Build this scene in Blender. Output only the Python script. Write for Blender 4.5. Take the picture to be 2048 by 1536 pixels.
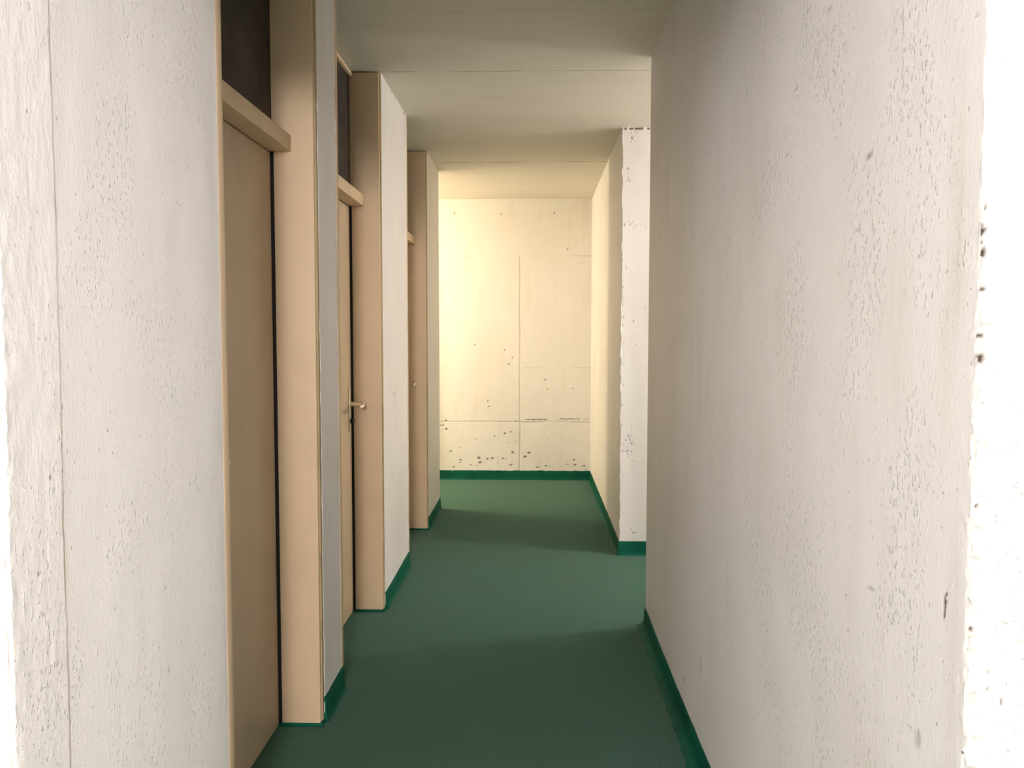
import bpy, bmesh, math
import numpy as np
from mathutils import Matrix, Vector

for o in list(bpy.data.objects):
    bpy.data.objects.remove(o, do_unlink=True)
SC = bpy.context.scene
COL = SC.collection

# ------------------------------------------------------------------ camera
F_PX, YAW, PITCH, ROLL, EYE = 1681.8, 0.0257, -0.0592, 0.0010, 1.37
def cam_axes():
    cy, sy, cp, sp = math.cos(YAW), math.sin(YAW), math.cos(PITCH), math.sin(PITCH)
    fw = Vector((-sy * cp, cy * cp, sp)); rt = Vector((cy, sy, 0)); up = rt.cross(fw)
    c, s = math.cos(ROLL), math.sin(ROLL)
    return c * rt + s * up, -s * rt + c * up, fw
RT, UP, FW = cam_axes()
cd = bpy.data.cameras.new('camera')
cam = bpy.data.objects.new('camera', cd); COL.objects.link(cam)
cd.sensor_fit = 'HORIZONTAL'; cd.sensor_width = 36.0; cd.lens = F_PX * 36.0 / 2048.0
cd.clip_start = 0.02; cd.clip_end = 100
cam.matrix_world = Matrix(((RT.x, UP.x, -FW.x, 0), (RT.y, UP.y, -FW.y, 0), (RT.z, UP.z, -FW.z, EYE), (0, 0, 0, 1)))
SC.camera = cam
def ray(px, py):
    return RT * (px - 1024) + UP * (768 - py) + FW * F_PX
def on_y(px, py, Y):
    d = ray(px, py); t = Y / d.y
    return d.x * t, EYE + d.z * t
def on_x(px, py, X):
    d = ray(px, py); t = X / d.x
    return d.y * t, EYE + d.z * t

# ------------------------------------------------------------------ world, exposure, lamps
w = bpy.data.worlds.new('world'); SC.world = w; w.use_nodes = True
w.node_tree.nodes['Background'].inputs[0].default_value = (0.010, 0.010, 0.012, 1)
w.node_tree.nodes['Background'].inputs[1].default_value = 0.2
SC.view_settings.view_transform = 'Standard'
SC.view_settings.look = 'None'
SC.view_settings.gamma = 1.0
SC.view_settings.use_curve_mapping = False
SC.view_settings.exposure = 0.28

LAMPS = [  # place, watts, colour, radius, label
    ((-1.72, -0.40, 2.30), 80.0, (1.0, 0.94, 0.98), 0.28, 'white ceiling lamp with bare bulb at the left end of the cross passage'),
    ((3.45, -1.15, 2.36), 178.0, (1.0, 0.94, 0.97), 0.22, 'added white fill lamp with bare bulb at the right end of the cross passage'),  # unseen fill lamp, added to brighten the left wall
    ((0.25, -4.60, 2.26), 760.0, (1.0, 0.93, 0.95), 0.32, 'added white fill lamp with bare bulb in the added corridor behind the camera'),  # unseen fill lamp, added to light the door jambs from the front
    ((2.62, 4.53, 2.25), 77.0, (1.0, 0.935, 0.90), 0.07, 'white ceiling lamp with bare bulb in the right side passage'),
    ((-2.40, 7.12, 2.25), 104.0, (1.0, 0.83, 0.60), 0.07, 'white ceiling lamp with bare bulb in the passage turning left'),
]

# ------------------------------------------------------------------ measured plan (metres)
H = 2.618
XL, XD, XR, XR2 = -0.734, -0.8765, 0.527, 0.534
A, B, C = 3.888, 5.174, 7.861
N1, P1, D1, P2, D2, P3, D3 = 1.959, 2.849, 3.172, 4.065, 4.906, 5.802, 6.534
E_R, E_L = 1.017, 1.138
HB = 0.087
HEADER = 2.20

# ------------------------------------------------------------------ noise (numpy)
_rs = np.random.RandomState(7)
_T = _rs.rand(256, 256)
def vnoise(u, v):
    iu = np.floor(u).astype(int); iv = np.floor(v).astype(int)
    fu = u - iu; fv = v - iv
    fu = fu * fu * (3 - 2 * fu); fv = fv * fv * (3 - 2 * fv)
    a = _T[iu % 256, iv % 256]; b = _T[(iu + 1) % 256, iv % 256]
    c = _T[iu % 256, (iv + 1) % 256]; d = _T[(iu + 1) % 256, (iv + 1) % 256]
    return (a * (1 - fu) + b * fu) * (1 - fv) + (c * (1 - fu) + d * fu) * fv
def fbm(u, v, n=3):
    s = 0; amp = 0.5
    for k in range(n):
        s = s + amp * vnoise(u + 17.3 * k, v + 9.1 * k); u = u * 2.03; v = v * 2.03; amp *= 0.5
    return s / (1 - 0.5 ** n) - 0.5
def smooth(a, b, x):
    t = np.clip((x - a) / (b - a), 0, 1); return t * t * (3 - 2 * t)

# ------------------------------------------------------------------ materials
def new_mat(name):
    m = bpy.data.materials.new(name); m.use_nodes = True
    nt = m.node_tree; b = nt.nodes['Principled BSDF']
    return m, nt, b
def N(nt, t, **kw):
    n = nt.nodes.new(t)
    for k, v in kw.items():
        setattr(n, k, v)
    return n
def mapping(nt, scale, src='Object'):
    tc = N(nt, 'ShaderNodeTexCoord'); mp = N(nt, 'ShaderNodeMapping')
    mp.inputs['Scale'].default_value = scale
    nt.links.new(tc.outputs[src], mp.inputs['Vector']); return mp
def noise(nt, scale, sc=(1, 1, 1), detail=4, rough=0.55):
    mp = mapping(nt, sc); n = N(nt, 'ShaderNodeTexNoise')
    n.inputs['Scale'].default_value = scale; n.inputs['Detail'].default_value = detail
    n.inputs['Roughness'].default_value = rough
    nt.links.new(mp.outputs[0], n.inputs['Vector']); return n.outputs['Fac']
def ramp(nt, fac, a, b, lo=0.0, hi=1.0):
    r = N(nt, 'ShaderNodeMapRange', interpolation_type='SMOOTHSTEP')
    r.inputs['From Min'].default_value = a; r.inputs['From Max'].default_value = b
    r.inputs['To Min'].default_value = lo; r.inputs['To Max'].default_value = hi
    nt.links.new(fac, r.inputs['Value']); return r.outputs[0]
def math_(nt, op, a, b):
    m = N(nt, 'ShaderNodeMath', operation=op)
    for i, x in enumerate((a, b)):
        if isinstance(x, (int, float)): m.inputs[i].default_value = x
        else: nt.links.new(x, m.inputs[i])
    return m.outputs[0]
def mix(nt, fac, a, b):
    m = N(nt, 'ShaderNodeMix', data_type='RGBA')
    if isinstance(fac, (int, float)): m.inputs[0].default_value = fac
    else: nt.links.new(fac, m.inputs[0])
    for i, x in ((6, a), (7, b)):
        if isinstance(x, tuple): m.inputs[i].default_value = (*x, 1)
        else: nt.links.new(x, m.inputs[i])
    return m.outputs[2]
def bump(nt, bsdf, height, strength, dist):
    b = N(nt, 'ShaderNodeBump'); b.inputs['Strength'].default_value = strength
    b.inputs['Distance'].default_value = dist
    nt.links.new(height, b.inputs['Height']); nt.links.new(b.outputs[0], bsdf.inputs['Normal'])
def scalar(c, k):
    return tuple(x * k for x in c)

def painted_concrete(name, col, amount=1.0, rough=0.50, streak=True):
    m, nt, b = new_mat(name)
    big = noise(nt, 2.2, (1, 1, 0.5), 3)
    smudge = ramp(nt, big, 0.42, 0.72, 0.0, 0.32)
    c = mix(nt, smudge, col, (col[0] * 0.84, col[1] * 0.81, col[2] * 0.76))
    wash = ramp(nt, noise(nt, 9.0, (1, 1, 0.22), 3), 0.55, 0.78, 0.0, 0.28)
    c = mix(nt, wash, c, (col[0] * 0.80, col[1] * 0.74, col[2] * 0.66))
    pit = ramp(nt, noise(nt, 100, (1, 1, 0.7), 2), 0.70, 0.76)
    c = mix(nt, math_(nt, 'MULTIPLY', pit, 0.28), c, (0.42, 0.36, 0.28))  # pits tinted dark for grime and for shade the bump hardly gives
    at = N(nt, 'ShaderNodeAttribute', attribute_name='stain')
    st = N(nt, 'ShaderNodeAttribute', attribute_name='grime')
    c = mix(nt, st.outputs['Fac'], c, (0.34, 0.27, 0.17))
    c = mix(nt, at.outputs['Fac'], c, (0.065, 0.040, 0.018))
    nt.links.new(c, b.inputs['Base Color'])
    b.inputs['Roughness'].default_value = rough
    b.inputs['Specular IOR Level'].default_value = 0.45
    # brushed paint over rough shuttered concrete: fine grain, patches of raised drips, small pits
    fine = noise(nt, 170, (1, 1, 0.6), 4)
    patch = ramp(nt, noise(nt, 5.5, (1, 1, 0.5), 4), 0.44, 0.62, 0.06, 1.0)
    drip = math_(nt, 'MULTIPLY', ramp(nt, noise(nt, 120, (1, 1, 0.68), 3), 0.57, 0.70), patch)
    wav = noise(nt, 11, (1, 1, 0.5), 3)
    h = math_(nt, 'ADD', math_(nt, 'MULTIPLY', fine, 0.55), math_(nt, 'MULTIPLY', drip, 1.3))
    h = math_(nt, 'SUBTRACT', h, math_(nt, 'MULTIPLY', pit, 1.1))
    h = math_(nt, 'ADD', h, math_(nt, 'MULTIPLY', wav, 1.2))
    bump(nt, b, h, amount, 0.0022)
    return m

WHITE = (0.83, 0.805, 0.785)
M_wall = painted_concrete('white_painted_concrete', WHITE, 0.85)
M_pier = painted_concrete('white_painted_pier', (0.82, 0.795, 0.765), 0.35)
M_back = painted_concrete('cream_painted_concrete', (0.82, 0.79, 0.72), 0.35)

def ceiling_mat():
    m, nt, b = new_mat('ceiling_paint')
    col = (0.80, 0.745, 0.64)
    c = mix(nt, ramp(nt, noise(nt, 3, (0.6, 1.5, 1), 4), 0.4, 0.75, 0, 0.30), col, (0.69, 0.63, 0.51))
    tc = N(nt, 'ShaderNodeTexCoord'); sp = N(nt, 'ShaderNodeSeparateXYZ')
    nt.links.new(tc.outputs['Object'], sp.inputs[0])
    wob = math_(nt, 'MULTIPLY', math_(nt, 'SUBTRACT', noise(nt, 6, (1, 0.1, 1), 3), 0.5), 0.02)
    brk = noise(nt, 7, (1, 0.1, 1), 4)
    cr = None
    for Y, wd, k in ((4.075, 0.006, 0.7), (6.19, 0.007, 1.0), (3.33, 0.004, 0.25)):
        d = math_(nt, 'ABSOLUTE', math_(nt, 'ADD', math_(nt, 'SUBTRACT', sp.outputs[1], Y), wob), 0)
        line = math_(nt, 'MULTIPLY', ramp(nt, d, wd * 0.4, wd, 1.0, 0.0), ramp(nt, brk, 0.38, 0.55, 0.15, k))
        cr = line if cr is None else math_(nt, 'MAXIMUM', cr, line)
    c = mix(nt, cr, c, (0.20, 0.15, 0.08))
    nt.links.new(c, b.inputs['Base Color']); b.inputs['Roughness'].default_value = 0.75
    h = math_(nt, 'SUBTRACT', math_(nt, 'ADD', math_(nt, 'MULTIPLY', noise(nt, 150, (1, 1, 1), 3), 0.4), noise(nt, 9, (0.4, 1.5, 1), 3)), cr)
    bump(nt, b, h, 0.45, 0.002)
    return m
M_ceil = ceiling_mat()

def carpet_mat():
    m, nt, b = new_mat('green_carpet')
    n1 = noise(nt, 210, (1, 1, 1), 5, 0.8)
    n2 = noise(nt, 3.0, (1, 1, 1), 4)
    c = mix(nt, ramp(nt, n1, 0.34, 0.68), (0.009, 0.047, 0.031), (0.072, 0.226, 0.152))
    c = mix(nt, ramp(nt, n2, 0.45, 0.70, 0.0, 0.25), c, (0.045, 0.100, 0.065))
    nt.links.new(c, b.inputs['Base Color']); b.inputs['Roughness'].default_value = 0.95
    b.inputs['Specular IOR Level'].default_value = 0.1
    b.inputs['Sheen Weight'].default_value = 0.15
    bump(nt, b, math_(nt, 'ADD', n1, noise(nt, 1100, (1, 1, 1), 2)), 0.7, 0.003)
    return m
M_carpet = carpet_mat()

def plain(name, col, rough=0.5, metal=0.0, bs=0.15, bscale=160, var=0.12, spec=0.4):
    m, nt, b = new_mat(name)
    c = mix(nt, ramp(nt, noise(nt, 5, (1, 1, 0.6), 4), 0.4, 0.75, 0, 1), col, scalar(col, 1 - var))
    nt.links.new(c, b.inputs['Base Color']); b.inputs['Roughness'].default_value = rough
    b.inputs['Metallic'].default_value = metal; b.inputs['Specular IOR Level'].default_value = spec
    bump(nt, b, noise(nt, bscale, (1, 1, 0.5), 3), bs, 0.001)
    return m
M_base = plain('dark_green_gloss_paint', (0.002, 0.095, 0.056), 0.6, bs=0.8, bscale=60, var=0.35, spec=0.12)
M_frame = plain('beige_frame_paint', (0.70, 0.535, 0.345), 0.55, bs=0.25, bscale=220, var=0.10)
M_leaf = plain('beige_door_paint', (0.64, 0.50, 0.335), 0.5, bs=0.2, bscale=220, var=0.10)
M_caulk = plain('ochre_caulk', (0.46, 0.35, 0.19), 0.7, bs=0.8, bscale=40, var=0.45)
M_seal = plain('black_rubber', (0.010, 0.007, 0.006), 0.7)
M_steel = plain('brushed_brass_toned_steel', (0.86, 0.76, 0.60), 0.36, 0.85, bs=0.08, bscale=300)
M_dark = plain('black_plastic', (0.012, 0.010, 0.009), 0.5)
M_lampbody = plain('white_enamel', (0.75, 0.74, 0.70), 0.4)

def panel_mat():
    m, nt, b = new_mat('dark_ribbed_panel')
    mp = mapping(nt, (1, 1, 1)); wv = N(nt, 'ShaderNodeTexWave', wave_type='BANDS', bands_direction='DIAGONAL')
    wv.inputs['Scale'].default_value = 70; wv.inputs['Distortion'].default_value = 1.5
    wv.inputs['Detail'].default_value = 2
    nt.links.new(mp.outputs[0], wv.inputs['Vector'])
    c = mix(nt, wv.outputs['Fac'], (0.010, 0.007, 0.005), (0.040, 0.031, 0.022))
    c = mix(nt, ramp(nt, noise(nt, 7, (1, 1, 1), 3), 0.40, 0.66, 0, 0.8), c, (0.062, 0.046, 0.030))
    nt.links.new(c, b.inputs['Base Color']); b.inputs['Roughness'].default_value = 0.6
    b.inputs['Specular IOR Level'].default_value = 0.25
    bump(nt, b, wv.outputs['Fac'], 0.3, 0.002)
    return m
M_panel = panel_mat()

def glow_mat(name, col, s):
    m, nt, b = new_mat(name)
    b.inputs['Emission Color'].default_value = (*col, 1); b.inputs['Emission Strength'].default_value = s
    b.inputs['Base Color'].default_value = (0.8, 0.8, 0.8, 1)
    return m

# ------------------------------------------------------------------ object helpers
def tag(o, label=None, cat=None, group=None, kind=None):
    if label: o['label'] = label
    if cat: o['category'] = cat
    if group: o['group'] = group
    if kind: o['kind'] = kind
    return o
def link(name, me, mat, parent=None):
    o = bpy.data.objects.new(name, me); COL.objects.link(o)
    if mat: me.materials.append(mat)
    if parent: o.parent = parent
    return o
def from_bm(name, bm, mat, parent=None, smooth_deg=40):
    me = bpy.data.meshes.new(name); bmesh.ops.recalc_face_normals(bm, faces=bm.faces)
    bm.to_mesh(me); bm.free()
    me.polygons.foreach_set('use_smooth', [True] * len(me.polygons))
    me.set_sharp_from_angle(angle=math.radians(smooth_deg))
    return link(name, me, mat, parent)
def add_box(bm, x0, x1, y0, y1, z0, z1, bev=0.0, seg=2):
    r = bmesh.ops.create_cube(bm, size=1.0)
    vs = r['verts']
    for v in vs:
        v.co = Vector(((x0 + x1) / 2 + v.co.x * (x1 - x0), (y0 + y1) / 2 + v.co.y * (y1 - y0), (z0 + z1) / 2 + v.co.z * (z1 - z0)))
    if bev > 0:
        es = {e for v in vs for e in v.link_edges}
        bmesh.ops.bevel(bm, geom=list(es), offset=bev, segments=seg, affect='EDGES', profile=0.5)
def box(name, x0, x1, y0, y1, z0, z1, mat, parent=None, bev=0.002):
    bm = bmesh.new(); add_box(bm, x0, x1, y0, y1, z0, z1, bev)
    return from_bm(name, bm, mat, parent)
def add_tube(bm, pts, rad, seg=16):
    """swept round bar through pts, radii per point, capped"""
    rings = []
    pts = [Vector(p) for p in pts]
    for i, p in enumerate(pts):
        t = (pts[min(i + 1, len(pts) - 1)] - pts[max(i - 1, 0)]).normalized()
        a = t.cross(Vector((0, 0, 1)))
        if a.length < 0.05: a = t.cross(Vector((1, 0, 0)))
        a.normalize(); b2 = t.cross(a)
        r = rad[i] if isinstance(rad, (list, tuple)) else rad
        rings.append([bm.verts.new(p + (a * math.cos(k * 2 * math.pi / seg) + b2 * math.sin(k * 2 * math.pi / seg)) * r) for k in range(seg)])
    for q, s in zip(rings, rings[1:]):
        for k in range(seg):
            bm.faces.new((q[k], q[(k + 1) % seg], s[(k + 1) % seg], s[k]))
    bm.faces.new(rings[0]); bm.faces.new(rings[-1])

def samples(length, spec):
    """spec: list of (distance reached, spacing)"""
    out = [0.0]; pos = 0.0
    for reach, sp in spec:
        reach = min(reach, length)
        if reach <= pos: continue
        n = max(1, int(round((reach - pos) / sp)))
        out += list(pos + (reach - pos) * (np.arange(1, n + 1) / n)); pos = reach
    if pos < length - 1e-6: out.append(length)
    return np.array(out)
def prism(name, corners, specs, mat, z0=0.0, z1=H, dz=0.02, disp=None, parent=None):
    """upright wall block: corners anticlockwise seen from above, specs per edge; faces moved out by disp(x, y, z, nx, ny)"""
    X, Y, NX, NY, CR = [], [], [], [], []
    n = len(corners)
    nr = []
    for i in range(n):
        d = np.array(corners[(i + 1) % n]) - np.array(corners[i]); d = d / np.linalg.norm(d)
        nr.append((d[1], -d[0]))
    for i in range(n):
        p = np.array(corners[i]); q = np.array(corners[(i + 1) % n]); L = np.linalg.norm(q - p)
        s = samples(L, specs[i])[:-1]
        for t in s:
            c = p + (q - p) * t / L; X.append(c[0]); Y.append(c[1])
            if t == 0.0:
                a = np.array(nr[i - 1]) + np.array(nr[i]); NX.append(a[0]); NY.append(a[1]); CR.append(True)
            else:
                NX.append(nr[i][0]); NY.append(nr[i][1]); CR.append(False)
    X, Y, NX, NY = map(np.array, (X, Y, NX, NY)); m = len(X)
    nz = max(1, int(round((z1 - z0) / dz))); Z = np.linspace(z0, z1, nz + 1)
    gx, gz = np.meshgrid(X, Z); gy = np.repeat(Y[None], nz + 1, 0)
    gnx = np.repeat(NX[None], nz + 1, 0); gny = np.repeat(NY[None], nz + 1, 0)
    st = np.zeros_like(gx); gr = np.zeros_like(gx)
    if disp:
        d, st, gr = disp(gx, gy, gz, gnx, gny)
        gx = gx + gnx * d; gy = gy + gny * d
    co = np.stack([gx, gy, gz], -1).reshape(-1, 3)
    j = np.arange(m); jn = (j + 1) % m
    quads = np.concatenate([np.stack([r * m + j, r * m + jn, (r + 1) * m + jn, (r + 1) * m + j], -1) for r in range(nz)])
    me = bpy.data.meshes.new(name)
    nf = len(quads)
    me.vertices.add(len(co)); me.vertices.foreach_set('co', co.ravel())
    loops = np.concatenate([quads.ravel(), np.arange(m)[::-1], nz * m + np.arange(m)])
    me.loops.add(len(loops)); me.loops.foreach_set('vertex_index', loops)
    starts = np.concatenate([np.arange(nf) * 4, [nf * 4, nf * 4 + m]])
    me.polygons.add(nf + 2); me.polygons.foreach_set('loop_start', starts)
    me.update(calc_edges=True); me.validate()
    me.polygons.foreach_set('use_smooth', [True] * len(me.polygons))
    me.set_sharp_from_angle(angle=math.radians(50))
    for nm, arr in (('stain', st), ('grime', gr)):
        at = me.attributes.new(nm, 'FLOAT', 'POINT'); at.data.foreach_set('value', np.asarray(arr, float).ravel())
    return link(name, me, mat, parent)

def pits(U, V, lst):
    """lst: (u, v, ru, rv, depth, dark) -> depth field, stain field; ragged outline"""
    d = np.zeros_like(U); s = np.zeros_like(U)
    for (u, v, ru, rv, dep, dark) in lst:
        sel = (np.abs(U - u) < ru * 2) & (np.abs(V - v) < rv * 2)
        if not sel.any(): continue
        uu = (U[sel] - u) / ru; vv = (V[sel] - v) / rv
        r = np.sqrt(uu ** 2 + vv ** 2) + 0.7 * fbm(U[sel] * 300, V[sel] * 300, 2)
        k = 1 - smooth(0.7, 1.1, r)
        d[sel] -= dep * k; s[sel] = np.maximum(s[sel], dark * k)
    return d, s

# ------------------------------------------------------------------ floor, ceiling
HX0, HX1, HY0, HYM = -3.0, 4.25, -6.6, -1.5
fl = box('floor', -3.9, 4.5, HY0 - 0.2, C + 0.3, -0.12, 0.0, M_carpet, bev=0)
tag(fl, 'green short pile carpet floor running down the corridor', 'floor', kind='structure')
cl = box('ceiling', -3.9, 4.5, HY0 - 0.2, C + 0.3, H, H + 0.15, M_ceil, bev=0)
tag(cl, 'painted concrete ceiling of the corridor with joint lines across', 'ceiling', kind='structure')

# ------------------------------------------------------------------ walls
rs = np.random.RandomState(3)
front_holes = []   # bare aggregate showing in the broken arris of the right hand wall
for py, off, rw, rh in ((412, .006, .003, .003), (460, .005, .0045, .006), (482, .004, .002, .003), (506, .005, .004, .007), (578, .005, .003, .004),
                        (608, .004, .002, .0025), (672, .003, .005, .0035), (716, .005, .005, .007), (850, .006, .002, .002), (1010, .005, .002, .002), (1255, .003, .003, .002)):
    z = on_y(1955, py, E_R)[1]
    front_holes.append((XR + off, z, rw, rh, 0.004, 1.0))
for px, py, rw, rh in ((1977, 1345, .002, .005), (2003, 1405, .0025, .006), (1975, 1375, .001, .002), (2020, 1290, .001, .001)):
    x, z = on_y(px, py, E_R); front_holes.append((x, z, rw, rh, 0.001, 0.75))
side_marks = []
for px, py, rw, rh, k in ((1889, 1205, .004, .010, 1), (1888, 1225, .002, .011, 1), (1893, 1190, .003, .003, 1), (1735, 312, .005, .005, .7), (1832, 530, .0, .0, 0),
                          (1750, 338, .004, .004, .5), (1592, 178, .005, .004, .6), (1620, 15, .006, .004, .6), (1742, 1178, .004, .002, .5), (1400, 1330, .012, .03, .25), (1368, 1360, .016, .008, .3),
                          (1655, 20, .006, .004, .5), (1676, 18, .005, .003, .5), (1573, 310, .006, .004, .5), (1835, 1480, .006, .016, .35)):
    if rw == 0: continue
    y, z = on_x(px, py, XR); side_marks.append((y, z, rw, rh, 0.001, k))
def disp_right(x, y, z, nx, ny):
    side = (nx < -0.5) & (np.abs(ny) < 0.5)
    front = (ny < -0.5) & (np.abs(nx) < 0.5)
    corner = (nx < -0.5) & (ny < -0.5)
    d = fbm(y * 3 + x * 3, z * 1.6, 3) * 0.006 * (side | front)
    t = x - XR
    low = smooth(1.62, 1.36, z)
    width = 0.020 + 0.016 * (fbm(z * 0 + 3, z * 9, 3) + 0.3)
    lump = np.maximum(0, fbm(x * 95, z * 85, 3) + 0.18) * 0.016 + fbm(x * 260, z * 240, 2) * 0.004
    d = d + front * lump * low * (1 - smooth(width * 0.7, width * 1.3, t))
    d = d + front * fbm(x * 60, z * 40, 3) * 0.004 * (1 - smooth(0.05, 0.3, t)) * low
    teeth = fbm(x * 40, z * 170, 3)
    d = d + front * (1 - low) * (1 - smooth(0.004, 0.02, t)) * teeth * 0.006
    d = d + corner * (-0.0015 + fbm(x * 0, z * 30, 4) * 0.010 + low * fbm(x * 0 + 5, z * 150, 2) * 0.006)
    near = np.exp(-np.abs(y - E_R) / 0.010)
    d = d + side * near * fbm(y * 60, z * 90, 3) * 0.006 * (0.4 + low)
    d1, s1 = pits(x, z, front_holes); d2, s2 = pits(y, z, side_marks)
    d = d + d1 * front + d2 * side
    st = s1 * (front | corner) + s2 * side
    # brown rubbed patch of paint beside the arris
    gr = side * np.exp(-((y - 1.075) / 0.022) ** 2) * smooth(1.30, 1.42, z) * smooth(1.80, 1.6, z) * 0.22 * (0.6 + fbm(y * 120, z * 6, 3))
    gr = gr + side * np.exp(-((y - 1.05) / 0.02) ** 2) * smooth(1.25, 1.0, z) * 0.12
    return d, st, np.clip(gr, 0, 1)
wr = prism('wall_right', [(XR, A), (XR, E_R), (4.4, E_R), (4.4, A)],
           [[(2.60, .018), (2.75, .010), (3.0, .004)], [(0.10, .003), (0.3, .02), (9, .25)], [(9, .5)], [(9, .5)]],
           M_wall, dz=0.005, disp=disp_right)
tag(wr, 'rough white painted concrete wall filling the right side with a broken near edge', 'wall', kind='structure')

left_crack_y = on_x(112, 600, XL)[0]
left_marks = []
for px, py, rw, rh, k in ((206, 192, .003, .004, .7), (312, 298, .003, .004, .5), (379, 335, .004, .005, .6), (122, 353, .002, .002, .7), (98, 955, .003, .004, .8), (75, 1148, .004, .004, .7),
                          (330, 1175, .002, .008, .8), (240, 680, .002, .004, .6), (88, 665, .002, .002, .7), (105, 1265, .002, .003, .6), (338, 1340, .003, .004, .5), (188, 1125, .003, .003, .5)):
    y, z = on_x(px, py, XL); left_marks.append((y, z, rw, rh, 0.0015, k))
def disp_left(x, y, z, nx, ny):
    side = (nx > 0.5) & (np.abs(ny) < 0.5)
    front = (ny < -0.5) & (np.abs(nx) < 0.5)
    corner = (nx > 0.5) & (ny < -0.5)
    d = fbm(y * 4 + x * 3, z * 1.6, 3) * 0.006 * (side | front)
    cy = left_crack_y + fbm(z * 0, z * 7, 3) * 0.010 + fbm(z * 0 + 9, z * 60, 2) * 0.003
    step = 1 - smooth(-0.0012, 0.0012, y - cy)
    crack = np.exp(-((y - cy - 0.0045) / 0.0022) ** 2) * (0.45 + 0.55 * smooth(-0.12, 0.10, fbm(z * 0 + 6, z * 9, 3)))
    d = d + side * (step * 0.0018 - crack * 0.0012 + step * fbm(y * 70, z * 30, 3) * 0.002)
    near = np.exp(-np.abs(y - E_L) / 0.014)
    d = d + side * near * fbm(y * 50, z * 45, 3) * 0.010 * smooth(1.9, 1.2, z)
    d = d + corner * (-0.003 + fbm(z * 0 + 2, z * 25, 4) * 0.014)
    d = d + front * fbm(x * 70, z * 60, 3) * 0.008 * smooth(1.9, 1.2, z)
    d1, s1 = pits(y, z, left_marks)
    d = d + d1 * side
    edge = np.exp(-np.abs(y - (N1 - 0.008)) / 0.006)
    d = d - side * edge * np.maximum(0, fbm(y * 30, z * 25, 3)) * 0.006
    gr = side * crack * (0.75 + 0.5 * np.clip(fbm(z * 0 + 4, z * 5, 2) + 0.2, 0, 1))
    flak = side * edge * smooth(0.12, 0.25, fbm(y * 20 + 7, z * 22, 3)) * smooth(1.6, 1.2, z)
    return d, np.clip(s1 * side + flak * 0.7, 0, 1), np.clip(gr, 0, 1)
wl = prism('wall_left', [(XL, E_L), (XL, N1), (XL - 0.40, N1), (XL - 0.40, E_L)],
           [[(0.06, .004), (0.16, .0015), (0.72, .008), (0.80, .004)], [(9, .2)], [(9, .4)], [(0.25, .1), (0.40, .004)]],
           M_wall, dz=0.006, disp=disp_left)
tag(wl, 'white painted concrete wall at the near left with a vertical joint line', 'wall', kind='structure')

def disp_pier(y0, y1, seed):
    r = np.random.RandomState(seed)
    lst = []
    for k in range(26):    # paint knocked off along the far arris
        lst.append((y1 - 0.012 - abs(r.randn()) * 0.006, 0.2 + r.rand() ** 1.3 * 2.2, .003 + .003 * r.rand(), .004 + .014 * r.rand() ** 2, .002, .25 + .35 * r.rand()))
    if seed == 2:          # filled and scraped plug hole
        yy, zz = on_x(789, 793, XL)
        for q in ((-.012, .01, .010, .016, .5), (.02, .0, .008, .010, .35), (0, -.022, .010, .006, .6), (.03, .02, .006, .006, .4)):
            lst.append((yy + q[0], zz + q[1], q[2], q[3], .003, q[4]))
        for k in range(8):
            lst.append((4.35 + .5 * r.rand(), H - 0.006 - .01 * r.rand(), .008 + .008 * r.rand(), .006, .003, .6))
    def f(x, y, z, nx, ny):
        side = (nx > 0.5) & (np.abs(ny) < 0.5)
        d = fbm(y * 4, z * 1.6, 3) * 0.004 * side
        d1, s1 = pits(y, z, lst)
        cn = (nx > 0.5) & (np.abs(ny) > 0.5)
        return d + d1 * side + cn * (-0.001 + fbm(z * 0 + seed, z * 22, 3) * 0.006), s1 * side, np.zeros_like(x)
    return f
JT = 0.030       # jamb board thickness
piers = [('wall_left', P1 + JT, D1 - JT, 'narrow white pier between the first and second doors on the left', 1),
         ('wall_left', P2 + JT, D2 - 0.022, 'wide white pier between the second and third doors on the left', 2)]
for nm, y0, y1, lab, sd in piers:
    o = prism(nm, [(XL, y0), (XL, y1), (XL - 0.40, y1), (XL - 0.40, y0)], [[(9, .008)], [(9, .2)], [(9, .5)], [(9, .2)]], M_pier, dz=0.008, disp=disp_pier(y0, y1, sd))
    tag(o, lab, 'wall', kind='structure')
o = prism('wall_left', [(XL, P3 + 0.022), (XL, D3), (-3.7, D3), (-3.7, P3 + 0.022)], [[(9, .01)], [(0.1, .01), (9, .3)], [(9, .5)], [(9, .5)]], M_pier, dz=0.01, disp=disp_pier(P3, D3 + 0.01, 5))
tag(o, 'last white pier on the left where the corridor turns off', 'wall', kind='structure')

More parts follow.
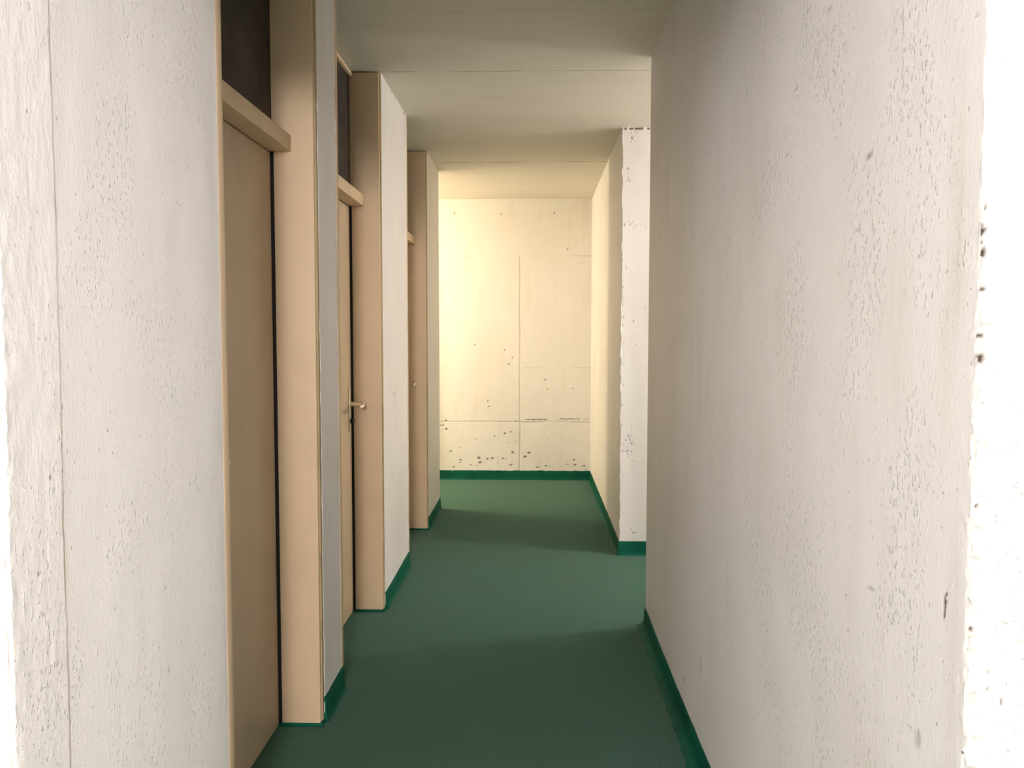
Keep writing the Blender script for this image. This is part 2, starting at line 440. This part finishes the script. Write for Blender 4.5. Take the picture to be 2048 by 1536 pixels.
def disp_back(x, y, z, nx, ny):
    fr = (ny < -0.5)
    r = np.random.RandomState(21); lst = []
    for (px, py, rw, rh, k) in ((960, 925, 7, 3, .9), (958, 916, 5, 4, .8), (975, 918, 3, 2, .9), (985, 917, 4, 2, .8), (1006, 917, 3, 2, .9), (1026, 905, 5, 3, .7), (922, 920, 5, 2, .6), (902, 903, 6, 3, .5),
                                (1050, 913, 4, 3, .9), (1058, 906, 6, 4, .8), (1148, 920, 3, 4, .8), (1010, 867, 3, 2, .8), (1022, 864, 2, 1.5, .8), (989, 873, 2, 2, .9), (893, 858, 2.5, 3, .9), (887, 851, 2, 1.5, .8), (892, 841, 3, 2, .9),
                                (976, 802, 2, 2, .7), (978, 813, 3, 1.5, .5), (1032, 842, 2, 2, .8), (1145, 777, 1.5, 2, .8), (1109, 426, 2.2, 1.8, .9), (1135, 498, 1.8, 1.8, .9), (1168, 602, 2, 1.5, .8), (1018, 728, 4, 2, .5), (1163, 526, 1.5, 1.5, .6),
                                (1092, 932, 5, 2, .8), (1075, 935, 4, 2, .7), (1150, 930, 8, 4, .6), (1135, 929, 5, 2, .5), (942, 930, 2, 2, .6), (1022, 930, 4, 2, .6), (908, 934, 4, 1.5, .6), (1168, 933, 8, 3, .4),
                                (934, 515, 3, 2, .3), (1003, 428, 2, 3, .4), (910, 426, 3, 3, .25), (1090, 760, 3, 2, .6), (1095, 778, 2, 1.5, .6), (950, 690, 2, 2, .5), (1010, 700, 2, 2, .5), (1025, 715, 2, 2, .6), (1120, 640, 1.5, 1.5, .6)):
        xx, zz = on_y(px, py, C); s = C / F_PX
        lst.append((xx, zz, min(max(rw, 1.5), 4.2) * s * 0.75, min(max(rh, 1.5), 2.8) * s * 0.75, .006, k))
    for k in range(28):
        lst.append((-0.75 + 1.27 * r.rand(), 0.12 + 0.45 * r.rand() ** 2, .003 + .004 * r.rand(), .003 + .003 * r.rand(), .004, .3 + .4 * r.rand()))
    for px0, px1, py in ((1052, 1092, 839), (1120, 1160, 838), (1168, 1174, 839)):    # broken board lines
        x0, zz = on_y(px0, py, C); x1, _ = on_y(px1, py, C); nn = max(2, int((x1 - x0) / 0.012))
        for k in range(nn):
            lst.append((x0 + (x1 - x0) * k / (nn - 1), zz + 0.003 * r.randn(), .010, .0045, .004, .55 + .3 * r.rand()))
    d1, s1 = pits(x, z, lst)
    xj = on_y(1040, 700, C)[0]; zj = on_y(1000, 843, C)[1]; zj2 = on_y(1000, 512, C)[1]; zj3 = on_y(1000, 735, C)[1]
    wob = fbm(x * 0, z * 8, 3) * 0.008
    vj = np.exp(-((x - xj - wob) / 0.0055) ** 2) * smooth(zj2 + 0.02, zj2 - 0.02, z)
    br = smooth(-0.05, 0.2, fbm(x * 6, z * 0 + 3, 3))
    hj = np.exp(-((z - zj - fbm(x * 5, x * 0, 2) * 0.02) / 0.005) ** 2)
    hj2 = np.exp(-((z - zj2) / 0.005) ** 2) * smooth(xj, xj + 0.15, x) + np.exp(-((z - zj3) / 0.005) ** 2) * smooth(xj, xj + 0.05, x)
    gr = fr * (vj * 0.38 + hj * (0.06 + 0.22 * br * (x > xj) + 0.10 * br) + hj2 * br * 0.30)
    d = fr * (d1 - vj * 0.003 - hj * 0.0015 + (z > zj) * 0.002 + fbm(x * 3, z * 2, 3) * 0.006)
    return d, s1 * fr, np.clip(gr, 0, 1)
wb = prism('wall_back', [(-3.7, C), (XR2 + 0.3, C), (XR2 + 0.3, C + 0.25), (-3.7, C + 0.25)], [[(2.85, .12), (9, .005)], [(9, .2)], [(9, .5)], [(9, .2)]], M_back, dz=0.005, disp=disp_back)
tag(wb, 'cream lit end wall with board marks and small pits', 'wall', kind='structure')

def disp_far(x, y, z, nx, ny):
    side = (nx < -0.5) & (np.abs(ny) < 0.5); fr = (ny < -0.5) & (np.abs(nx) < 0.5); cn = (nx < -0.5) & (ny < -0.5)
    r = np.random.RandomState(8); lst = []
    s = B / F_PX
    for (cx, cy, sx, sy, n) in ((1265, 277, 8, 10, 12), (1255, 345, 5, 14, 8), (1262, 450, 18, 8, 12), (1260, 880, 10, 18, 26), (1257, 905, 8, 8, 8), (1275, 925, 8, 12, 5), (1262, 1065, 12, 8, 5), (1262, 600, 18, 200, 8), (1245, 700, 1.5, 300, 25)):
        for k in range(n):
            xx, zz = on_y(cx + sx * r.randn() * 0.6, cy + sy * r.randn() * 0.6, B)
            lst.append((xx, zz, (.8 + 0.9 * r.rand()) * s * 1.1, (.8 + 0.9 * r.rand()) * s * 1.2, .003, .15 + .45 * r.rand() ** 2))
    for k in range(9):
        lst.append((XR2 + 0.01 + 0.15 * r.rand(), H - 0.008, .010, .006, .004, .8))
    d1, s1 = pits(x, z, lst)
    d = fbm(y * 3 + x * 3, z * 1.6, 3) * 0.004 * (side | fr) + d1 * fr + cn * (-0.001 + fbm(z * 0 + 1, z * 20, 4) * 0.009)
    return d, s1 * (fr | cn), np.zeros_like(x)
wf = prism('wall_right', [(XR2, C), (XR2, B), (3.7, B), (3.7, C)], [[(9, .02)], [(0.25, .004), (9, .3)], [(9, .5)], [(9, .5)]], M_pier, dz=0.006, disp=disp_far)
tag(wf, 'far right white wall block beyond the side opening', 'wall', kind='structure')

def flat_wall(name, x0, x1, y0, y1, z0, z1, lab, mat=None):
    return tag(box(name, x0, x1, y0, y1, z0, z1, mat or M_wall, bev=0), lab, 'wall', kind='structure')
flat_wall('wall_front', -3.7, XL - 0.40, E_L + 0.01, N1, 0, H, 'white wall left of the corridor mouth')
flat_wall('wall_front', XL - 0.40, XR + 0.02, E_L + 0.03, E_L + 0.18, HEADER, H, 'white lintel over the corridor mouth')
flat_wall('wall_rear_added', -1.05, 1.40, HY0 - 0.15, HY0, 0, H, 'white end wall of the added corridor behind the camera')  # unseen rear corridor, added to house the deep fill lamp and mask it
flat_wall('wall_rear_added', 0.29, HX1 + 0.15, -3.2, HYM, 0, H, 'added white wall block behind the camera on the right, shading the near wall face')  # added light blocker, its edge keeps the deep lamp off the right arris
flat_wall('wall_rear_added', 1.40, HX1 + 0.15, HY0, -3.2, 0, H, 'white wall at the right of the added rear corridor where it widens')  # added, set back so the deep fill lamp hangs clear
flat_wall('wall_rear_added', HX0 - 0.15, -1.05, HY0, HYM, 0, H, 'added white wall block behind the camera on the left')
flat_wall('wall_hall', HX0 - 0.15, HX0, HYM, E_L, 0, H, 'left end wall of the cross passage')
flat_wall('wall_hall', HX1, HX1 + 0.15, HYM, E_R, 0, H, 'right end wall of the cross passage')
flat_wall('wall_side', 3.55, 3.7, A, B, 0, H, 'end wall of the side passage on the right')
flat_wall('wall_end', -3.7, -3.55, D3, C, 0, H, 'end wall of the passage turning left')

# ------------------------------------------------------------------ baseboards: carpet turned up and painted dark green
def skirting(name, pts, lab, h=HB, t=0.007, ragged=0.003, toe=0.009):
    """pts: plan polyline of the wall face, room side on the right-hand side of the travel direction"""
    bm = bmesh.new(); P = [Vector((p[0], p[1], 0)) for p in pts]
    run = [];
    for i, (p, q) in enumerate(zip(P, P[1:])):
        n = max(2, int((q - p).length / 0.02))
        d = (q - p).normalized(); nrm = Vector((d.y, -d.x, 0))
        for k in range(n + (i == len(P) - 2)):
            m = nrm
            if k == 0 and i > 0:
                d0 = (p - P[i - 1]).normalized(); m = nrm + Vector((d0.y, -d0.x, 0))
            run.append((p + (q - p) * k / n, m))
    rings = []
    for k, (p, m) in enumerate(run):
        s = k * 0.02
        top = h + ragged * float(fbm(np.array(s * 18.0), np.array(h * 50.0), 3)) * 2
        prof = [(-0.004, 0.0), (t + toe, 0.0), (t + toe * 0.35, 0.004 + toe * 0.12), (t, 0.016 + toe * 0.4), (t * 0.85, top * 0.6), (t * 0.7, top - 0.004), (t * 0.4, top), (-0.004, top)]
        bl = 1 + 0.25 * float(fbm(np.array(s * 30.0), np.array(3.0), 2))
        rings.append([bm.verts.new(p + m * (a * (bl if a > 0 else 1)) + Vector((0, 0, z))) for a, z in prof])
    for a, b in zip(rings, rings[1:]):
        for k in range(len(a)):
            bm.faces.new((a[k], a[(k + 1) % len(a)], b[(k + 1) % len(a)], b[k]))
    bm.faces.new(rings[0]); bm.faces.new(rings[-1])
    return tag(from_bm(name, bm, M_base, smooth_deg=60), lab, 'baseboard', kind='structure')
skirting('baseboard_right', [(3.5, A), (XR, A), (XR, E_R), (4.2, E_R)], 'dark green baseboard along the foot of the rough right wall', toe=0.030)
skirting('baseboard_right', [(XR2, C), (XR2, B), (3.5, B)], 'dark green baseboard round the far right wall block')
skirting('baseboard_back', [(-3.5, C), (XR2, C)], 'dark green baseboard across the foot of the end wall', ragged=0.006)
skirting('baseboard_left', [(XL, E_L), (XL, N1)], 'dark green baseboard at the foot of the near left wall')
skirting('baseboard_left', [(XL, P1 + JT), (XL, D1 - 0.008)], 'dark green baseboard stub on the narrow pier after the first door', h=0.092)
skirting('baseboard_left', [(XL, P2 + JT), (XL, D2 - 0.024)], 'dark green baseboard on the wide pier between second and third doors')
skirting('baseboard_left', [(XL, P3 + 0.022), (XL, D3), (-3.5, D3)], 'dark green baseboard turning the corner of the last left pier')

# ------------------------------------------------------------------ doors in the left wall
BAR_Z0, BAR_Z1, XB = 1.982, 2.036, -0.817
def door(idx, y0, y1, t0, t1, label, handle_far=True):
    """opening from y0 to y1; t0, t1 jamb thickness outside / inside the piers"""
    root = bpy.data.objects.new('door_%d' % idx, None); COL.objects.link(root)
    root.location = (XD, (y0 + y1) / 2, 0)
    tag(root, label, 'door', kind='structure')
    def pbox(name, *a, parent=root, mat=M_frame, bev=0.002):
        o = box(name, *a, mat, None, bev)
        o.parent = parent
        off = Vector((root.location.x, root.location.y, 0))
        for v in o.data.vertices: v.co -= off
        return o
    ya = y0 + (t0 if idx == 1 else 0)
    pbox('jamb', XD - 0.05, XL + 0.001, ya - t0, ya, 0.010, H - 0.005)
    pbox('jamb', XD - 0.05, XL - 0.008, y1, y1 + t1, 0.010, H - 0.005)
    pbox('caulk', XL - 0.012, XL - 0.002, y1 + t1 - 0.016, y1 + t1 + 0.004, 0.012, H - 0.006, mat=M_caulk, bev=0.003)
    sill = pbox('carpet_edge', XD - 0.05, XL + 0.003, y1 - 0.006, y1 + t1, 0.0, 0.011, mat=M_base)
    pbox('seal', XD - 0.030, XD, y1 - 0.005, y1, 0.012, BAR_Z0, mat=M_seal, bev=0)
    pbox('transom_bar', XD - 0.05, XB, ya, y1, BAR_Z0, BAR_Z1)
    pbox('transom_panel', XD - 0.030, XD - 0.006, ya, y1, BAR_Z1, H - 0.024, mat=M_panel, bev=0)
    pbox('top_rail', XD - 0.05, XD + 0.008, ya, y1, H - 0.024, H - 0.004)
    leaf = pbox('door_leaf', XD - 0.052, XD - 0.010, ya + 0.003, y1 - 0.007, 0.006, BAR_Z0 - 0.004, mat=M_leaf)
    hy = y1 - 0.058 if handle_far else ya + 0.058
    sg = -1 if handle_far else 1
    fx = XD - 0.010
    off = Vector((root.location.x, root.location.y, 0))
    pl = pbox('handle_plate', fx, fx + 0.007, hy - 0.017, hy + 0.017, 0.900, 1.115, parent=leaf, mat=M_steel, bev=0.003)
    bm = bmesh.new(); hz = 1.033
    pts = [(fx + 0.004, hy, hz), (fx + 0.030, hy, hz), (fx + 0.058, hy + sg * 0.002, hz), (fx + 0.070, hy + sg * 0.014, hz), (fx + 0.076, hy + sg * 0.04, hz), (fx + 0.081, hy + sg * 0.08, hz - 0.001), (fx + 0.084, hy + sg * 0.112, hz - 0.002), (fx + 0.084, hy + sg * 0.116, hz - 0.002)]
    add_tube(bm, [Vector(p) - off for p in pts], [0.0125, 0.0105, 0.0095, 0.0095, 0.0098, 0.0098, 0.0095, 0.006])
    from_bm('lever', bm, M_steel, leaf)
    bm = bmesh.new()
    add_tube(bm, [Vector((fx + q, hy, 0.952)) - off for q in (0.004, 0.020, 0.024)], [0.0125, 0.0125, 0.010])
    from_bm('lock_cylinder', bm, M_dark, leaf)
    return root
door(1, N1, P1, 0.037, JT, 'first beige door on the left with dark panel above, nearest', handle_far=False)
door(2, D1, P2, JT, JT, 'second beige door on the left with lever handle and plate')
door(3, D2, P3, 0.022, 0.022, 'third beige door on the left, farthest, lever just showing')

# ------------------------------------------------------------------ lamps that light the lobby and both passages, two of them added fill
for loc, watts, colr, rad, lab in LAMPS:
    root = bpy.data.objects.new('ceiling_lamp', None); COL.objects.link(root); root.location = (loc[0], loc[1], H)
    tag(root, lab, 'lamp')
    bm = bmesh.new()
    drop = loc[2] - H
    add_tube(bm, [(0, 0, 0), (0, 0, -0.018), (0, 0, -0.026)], [0.06, 0.06, 0.045], 32)
    from_bm('base', bm, M_lampbody, root)
    bm = bmesh.new(); top = drop + rad + 0.002
    add_tube(bm, [(0, 0, -0.024), (0, 0, top)], [0.02, 0.022], 24)
    from_bm('socket', bm, M_lampbody, root)
    ld = bpy.data.lights.new('bulb', 'POINT'); ld.energy = watts; ld.color = colr; ld.shadow_soft_size = rad
    lo = bpy.data.objects.new('bulb', ld); COL.objects.link(lo); lo.parent = root; lo.location = (0, 0, drop)
